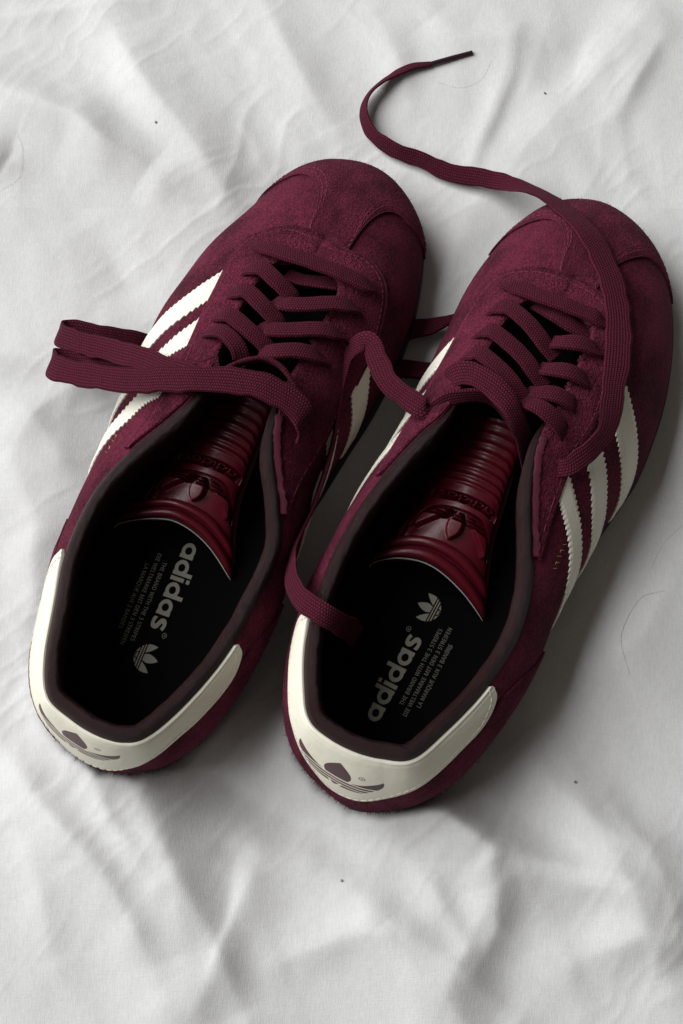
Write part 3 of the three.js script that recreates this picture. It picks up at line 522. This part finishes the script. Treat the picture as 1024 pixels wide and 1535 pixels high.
  part('tab_stitching', stitches(shoe, o.tabLow.map(([a, t]) => [a * 0.975, Math.min(t + 0.045, 0.98)]), 1.55, { len: 2.0, gap: 1.1, r: 0.26 }), mat.creamThread, tab).userData.kind = 'stuff';
  // small gold lettering beside the rear stripe
  const gl = [], gs = o.goldA > 18 ? 1 : -1; for (let k = 0; k < 5; k++) { const a = o.goldA + gs * k * 0.13, t = o.goldT + 0.012 * k, v = (c, d) => new THREE.Vector3(...S(shoe, c, d, 0.2).map((x) => x * MM)); gl.push(stick(v(a, t), v(a + gs * 0.03, t + 0.035 + 0.012 * (k % 3)), 0.00009)); if (k % 2) gl.push(stick(v(a, t + 0.035), v(a + gs * 0.07, t + 0.04), 0.00009)); }
  part('gold_lettering', gl, mat.gold, root);
  // nap standing off the cut edges of the suede
  {
    const rnd = rng(o.seed), fib = []; const v3 = (p) => new THREE.Vector3(p[0] * MM, p[1] * MM, p[2] * MM);
    const spots = []; for (let i = 0; i < 1300; i++) spots.push([lerp(-5.2, 5.2, rnd()), 0.02 + 0.3 * rnd() * rnd(), 1.3]);
    for (let i = 0; i < 420; i++) { const c = path(o.panelOut, i < 240 ? 0.38 + 0.5 * rnd() : rnd()); spots.push([c[0], Math.min(0.99, c[1] + 0.02 * rnd()), 1.4]); }
    for (let i = 0; i < 140; i++) { const c = path(o.panelIn, rnd()); spots.push([c[0], c[1], 1.3]); }
    for (const rg of o.rawEdges) for (let i = 0; i < (rg.length > 3 ? 160 : 30); i++) { const c = path(rg, rnd()); spots.push([c[0], c[1], 1.2 + 0.8 * rnd()]); }
    for (let i = 0; i < 160; i++) spots.push([lerp(14.6, 21.5, rnd()), 0.05 + 0.4 * rnd(), 1.0]);
    for (const [a, t, off] of spots) { const p = S(shoe, a, clamp(t, 0.005, 0.99), off), n = normalAt(shoe, a, t), l = 0.4 + 1.3 * rnd() * rnd(); const q = [p[0] + n[0] * l + (rnd() - 0.5) * 1.1, p[1] + n[1] * l + (rnd() - 0.6) * 0.9, p[2] + n[2] * l + (rnd() - 0.5) * 1.1]; const g = new THREE.CylinderGeometry(0.00003, 0.0001, v3(p).distanceTo(v3(q)), 3, 1), A = v3(p), B = v3(q); g.applyQuaternion(new THREE.Quaternion().setFromUnitVectors(new THREE.Vector3(0, 1, 0), B.clone().sub(A).normalize())); g.translate((A.x + B.x) / 2, (A.y + B.y) / 2, (A.z + B.z) / 2); fib.push(g); }
    part('suede_nap', fib, mat.rawEdge, root).userData.kind = 'stuff';
  }
  // the lace
  const cross = { face: [0, 1, -0.3], width: 8.0, thick: 2.1 }, geo = [];
  for (const [k, pts] of Object.entries(laces)) { if (k === 'AGLET') continue; geo.push(...ribbon(pts, { ...cross, ...(o.lace[k] ?? {}) })); }
  const lace = part('shoelace', geo, mat.lace, root);
  {
    const rnd = rng(o.seed + 7), fz = [];
    for (const gg of geo) { const P = gg.attributes.position, Q = gg.attributes.normal, n = P.count; if (n < 60) continue; for (let i = 0; i < n / 13; i++) { const k = Math.floor(rnd() * n), A = new THREE.Vector3().fromBufferAttribute(P, k), d = new THREE.Vector3().fromBufferAttribute(Q, k).add(new THREE.Vector3(rnd() - 0.5, rnd() - 0.5, rnd() - 0.5).multiplyScalar(1.6)).normalize(), l = (0.35 + 0.85 * rnd() * rnd()) * MM, c = new THREE.CylinderGeometry(0.00002, 0.00006, l, 3, 1); c.translate(0, l / 2, 0); c.applyQuaternion(new THREE.Quaternion().setFromUnitVectors(new THREE.Vector3(0, 1, 0), d)); c.translate(A.x, A.y, A.z); fz.push(c); } }
    part('lace_fuzz', fz, mat.rawEdge, lace).userData.kind = 'stuff';
  }
  if (laces.AGLET) { const [p, q] = laces.AGLET; part('aglet', tube([[p[0], p[1], p[2]], [lerp(p[0], q[0], 0.5), p[1] + 0.2, lerp(p[2], q[2], 0.5)], q], 1.15, 8, 2), mat.dark, lace); }
  return root;
}
buildShoe(LEFT, LACE_LEFT, {
  name: 'sneaker', label: 'left burgundy suede sneaker with its lace in two loops reaching out over the sheet', toToe: false, seed: 11, goldA: 7.3, goldT: 0.62,
  stripes: [[[[[12.3, 0.74], [11.5, 0.61], [11, 0.51], [10.5, 0.36], [9.75, 0.17], [9.2, 0]], [[11.25, 0.82], [10.67, 0.67], [10.1, 0.52], [9.4, 0.38], [8.6, 0.15], [8.2, 0]]], [[[10.8, 0.82], [10.04, 0.65], [9.44, 0.55], [8.7, 0.36], [7.9, 0.15], [7.4, 0]], [[10.05, 0.82], [9.5, 0.69], [9, 0.6], [8.1, 0.42], [7.3, 0.2], [6.8, 0.02]]], [[[9.1, 0.8], [8.3, 0.62], [7.6, 0.5], [6.9, 0.3], [6.2, 0.08]], [[8.5, 0.84], [8, 0.73], [7.4, 0.66], [6.6, 0.45], [5.8, 0.12]]]], STRIPES.map((s, k) => s.map((P) => P.map(([a, t]) => [a + [-0.3, 0.6, 0.8][k], t * [0.97, 0.62, 0.5][k]])))],
  tongue: [
    [[95.7, -32, 24], [102.3, -16, 30], [104.4, -5, 31], [100.7, 8.5, 27], [91, 22.5, 19]], [[118, -25, 24], [119.5, -15, 32], [119.5, -4, 36.5], [118.5, 7, 36], [115, 16, 30]],
    [[136, -21, 27], [136, -12, 34], [135.5, -2, 39], [134.5, 8, 38.5], [132, 15, 34.5]], [[160, -14, 31], [160, -5, 37], [160, 3, 41], [159, 10, 41], [157, 16, 39]],
    [[190, -12, 36], [190, -2, 40], [190, 7, 41], [190, 16, 40], [190, 25, 36]], [[226, -8, 34], [226, 1, 36], [226, 9, 36], [226, 17, 36], [226, 25, 34]]],
  cap: [[[14.4, 0], [14.8, 0.16], [15.25, 0.28], [15.85, 0.38], [16.35, 0.5], [16.65, 0.64], [16.5, 0.76], [15.9, 0.82], [15.4, 0.86], [15.0, 0.9], [15.3, 0.985]], [[21.6, 0], [21.15, 0.16], [20.8, 0.3], [20.35, 0.42], [20.13, 0.54], [20.2, 0.64], [20.45, 0.71], [20.9, 0.765], [21.35, 0.805], [21.7, 0.84], [21.4, 0.985]]],
  panelIn: [[7.0, 0.97], [7.9, 0.985], [8.8, 0.99], [9.6, 1], [11, 1], [12.5, 1], [14, 1], [15, 1], [16.5, 1], [18, 1], [19.5, 1], [21, 1], [22, 1], [23.5, 1], [25, 1], [26.4, 1], [27.2, 0.99], [28.2, 0.985], [29.2, 0.96]],
  panelOut: [[6.95, 0.93], [7.8, 0.85], [8.5, 0.80], [9.4, 0.78], [10.3, 0.76], [11.3, 0.74], [12.3, 0.69], [13.2, 0.66], [14.2, 0.72], [15.5, 0.86], [17.5, 0.955], [19.6, 0.93], [21.4, 0.82], [22.3, 0.66], [23.2, 0.56], [24.4, 0.48], [25.7, 0.44], [27.6, 0.5], [29.25, 0.9]],
  rawEdges: [[[29.2, 0.975], [28.4, 0.985], [27.6, 0.99], [27.1, 0.985]], [[22.4, 0.99], [22.1, 0.985]], [[24.3, 0.992], [24.1, 0.992]], [[25.1, 0.992], [24.95, 0.992]]],
  tabTop: [[4.85, 0.99], [4.3, 0.99], [3.7, 0.99], [3.1, 0.99], [2.1, 0.99], [1.3, 0.99], [0.5, 0.99], [-0.3, 0.99], [-1, 0.99], [-1.7, 0.99], [-2.4, 0.99], [-3.1, 0.99], [-3.7, 0.99], [-4.1, 0.99], [-4.25, 0.99]],
  tabLow: [[4.95, 0.94], [4.7, 0.7], [3.9, 0.63], [3.1, 0.64], [2.1, 0.62], [1.3, 0.5], [0.5, 0.35], [-0.3, 0.35], [-1, 0.48], [-1.7, 0.63], [-2.4, 0.72], [-3.1, 0.72], [-3.8, 0.72], [-4.2, 0.82], [-4.3, 0.95]],
  emblem: [716, 190, 500, 330, 0.04],
  lace: { LOOPA: { width: 10.8, thick: 1.8, across: [0.05, 0.3, -1] }, LOOPB: { width: 10, thick: 1.8, across: [0.05, 0.3, -1] }, DARKA: { width: [11, 11.5, 10, 5, 3], thick: 2 }, DARKB: { width: 10, thick: 2.2 }, R5: { width: 7, across: [0, 1, 0.25] }, L5: { width: 7.5 }, L1b: { width: 7 } },
});
buildShoe(RIGHT, LACE_RIGHT, {
  name: 'sneaker_001', label: 'right burgundy suede sneaker with a loose lace lying across its toe onto the sheet', toToe: true, seed: 23, goldA: 28.75, goldT: 0.66,
  tongue: [
    [[95.3, -29.6, 24], [101.2, -17.5, 30], [103, -5.4, 31], [99.4, 8.5, 27], [92, 23, 19]], [[119, -24, 24], [121, -15, 32], [121.5, -4, 36.5], [120.5, 7, 36], [117, 16, 30]],
    [[137, -21, 27], [137, -13, 34], [136.5, -3, 39], [135.5, 7, 38.5], [133, 14, 34.5]], [[161, -17, 31], [160.5, -9, 37], [160, -1, 41], [159.5, 6, 41], [158, 13, 39]],
    [[190, -18, 36], [190, -7, 40], [190, 1, 41], [190, 10, 40], [190, 19, 36]], [[226, -12, 34], [226, -3, 36], [226, 5, 36], [226, 13, 36], [226, 21, 34]]],
  cap: [[[14.0, 0], [14.45, 0.14], [14.9, 0.27], [15.46, 0.39], [16.02, 0.51], [16.4, 0.63], [16.4, 0.76], [15.9, 0.82], [15.4, 0.87], [15.0, 0.91], [15.3, 0.985]], [[21.6, 0], [21.15, 0.14], [20.8, 0.24], [20.42, 0.40], [20.3, 0.54], [20.3, 0.64], [20.45, 0.72], [20.9, 0.785], [21.3, 0.83], [21.6, 0.87], [21.4, 0.985]]],
  panelIn: [[7.0, 0.97], [7.9, 0.985], [8.8, 0.99], [9.6, 1], [11, 1], [12.5, 1], [14, 1], [15, 1], [16.5, 1], [18, 1], [19.5, 1], [21, 1], [22, 1], [23.5, 1], [25, 1], [26.4, 1], [27.2, 0.99], [28.2, 0.985], [29.2, 0.96]],
  panelOut: [[6.95, 0.9], [7.7, 0.72], [8.4, 0.62], [9.35, 0.59], [10.3, 0.56], [11.3, 0.54], [12.3, 0.55], [13.2, 0.6], [14.2, 0.74], [15.4, 0.87], [17.5, 0.955], [19.6, 0.93], [21.2, 0.84], [22.2, 0.78], [23.2, 0.78], [24.4, 0.76], [25.8, 0.72], [27.4, 0.76], [29.25, 0.93]],
  rawEdges: [[[29.2, 0.975], [28.4, 0.985], [27.6, 0.99], [26.9, 0.985]], [[22.9, 0.99], [22.5, 0.985]], [[24.2, 0.992], [24.05, 0.992]], [[25.15, 0.992], [25.0, 0.992]]],
  tabTop: [[4.4, 0.99], [4.0, 0.99], [3.6, 0.99], [3.1, 0.99], [2.1, 0.99], [1.3, 0.99], [0.5, 0.99], [-0.2, 0.99], [-0.9, 0.99], [-1.6, 0.99], [-2.4, 0.99], [-3.1, 0.99], [-3.6, 0.99], [-4.0, 0.99], [-4.15, 0.99]],
  tabLow: [[4.5, 0.94], [4.35, 0.72], [3.8, 0.68], [3.1, 0.69], [2.1, 0.67], [1.3, 0.51], [0.5, 0.35], [-0.2, 0.36], [-0.9, 0.46], [-1.6, 0.57], [-2.4, 0.67], [-3.1, 0.71], [-3.7, 0.72], [-4.1, 0.82], [-4.2, 0.95]],
  emblem: [748, 240, 510, 330, 0.04],
  lace: { OVER: { width: 9, thick: 1.5, face: [[0, 1, 0.2], [0, 1, 0.3], [0, 0.9, 0.45], [-0.1, 0.9, 0.45], [-0.2, 0.9, 0.4], [-0.4, 0.8, 0.4], [-0.7, 0.6, 0.4], [-0.8, 0.3, 0.5], [-0.8, 0.3, 0.5], [-0.8, 0.2, 0.5], [-0.8, 0.2, 0.5], [-0.6, 0.5, 0.6], [-0.5, 0.6, 0.6], [-0.35, 0.8, 0.5], [-0.2, 0.9, 0.4], [-0.1, 1, 0.4], [0.2, 1, 0.35], [0.6, 0.8, 0.3], [0.8, 0.6, 0.3], [0.9, 0.4, 0.3]] },
    LONG: { width: [6, 7, 8, 8.5, 9.5, 10.5, 11, 11.2, 11.2, 11, 10.5, 9.5, 8.5, 8, 8, 7.5, 7, 7, 6.5, 6.5, 6, 3], thick: 1.5, face: [[0.3, 0.8, 0.1], [0.3, 0.8, 0.1], [0.3, 0.8, 0], [0.5, 0.7, 0], [0.5, 0.8, 0], [0.3, 0.9, 0], [0.15, 1, -0.05], [0.15, 1, -0.1], [0.1, 1, -0.3], [0, 1, -0.5], [0, 1, -0.6], [0, 1, -0.6], [0, 0.8, 0.3], [0, 0.7, 0.5], [-0.1, 0.6, 0.6], [-0.3, 0.5, 0.7], [-0.7, 0.45, 0.4], [-0.9, 0.4, 0], [-0.8, 0.4, -0.4], [-0.5, 0.5, -0.6], [-0.2, 0.8, -0.5], [0, 1, -0.3]] },
    L5: { width: 9.5, face: [[0, 1, 0.2], [0, 1, 0.2], [0, 1, 0.2], [0.2, 1, 0.4], [0.8, 0.5, 0.3], [1, 0.2, 0.2], [1, 0.1, 0.2], [1, 0, 0.2]] }, L6: { width: 6, face: [0.1, 0.6, 0.8] } },
});
// ------------------------------------------------------------------ lint and hairs on the sheet
const specks = [[-87, -191, 'dark lint speck on the sheet above the left shoe'], [97, -212, 'dark lint speck on the sheet right of the lace tip'], [0, 157, 'dark lint speck on the sheet below the heels'], [94, 118, 'dark lint speck on the sheet right of the right heel']];
specks.forEach(([x, z, label], k) => {
  const rnd = rng(40 + k), pts = []; let a = rnd() * 6;
  for (let i = 0; i < 7; i++) { a += 1.1 + rnd(); pts.push([x + Math.cos(a) * 0.45 * (0.4 + rnd()), sheetY(x, z) + 0.3 + 0.5 * rnd(), z + Math.sin(a) * 0.45 * (0.4 + rnd())]); }
  const o = part(k ? `lint_speck_00${k}` : 'lint_speck', tube(pts, k === 1 ? 0.2 : 0.12, 5, 0.3), mat.lint, scene); o.userData = { label, category: 'lint', group: 'lint specks on the sheet' };
});
const hairs = [[[[136, 37], [126, 40], [119, 50], [116, 60], [119, 73]], 'thin curved hair on the sheet right of the right shoe'], [[[-168, -150], [-159, -158], [-150, -165], [-149, -178], [-152, -187]], 'thin curved hair on the sheet at the left edge'], [[[146, 7], [137, 16], [131, 27]], 'short thin hair on the sheet at the right edge'], [[[46, -218], [57, -215], [67, -220], [72, -230]], 'thin faint hair on the sheet beside the lace tip']];
hairs.forEach(([p, label], k) => {
  const pts = []; for (let i = 0; i <= 24; i++) { const c = path(p, i / 24); pts.push([c[0], sheetY(...c) + 0.25, c[1]]); }
  const o = part(k ? `hair_00${k}` : 'hair', tube(pts, k ? 0.026 : 0.04, 4, 1), mat.hair, scene); o.userData = { label, category: 'hair', group: 'hairs lying on the sheet' };
});
renderer.render(scene, camera);
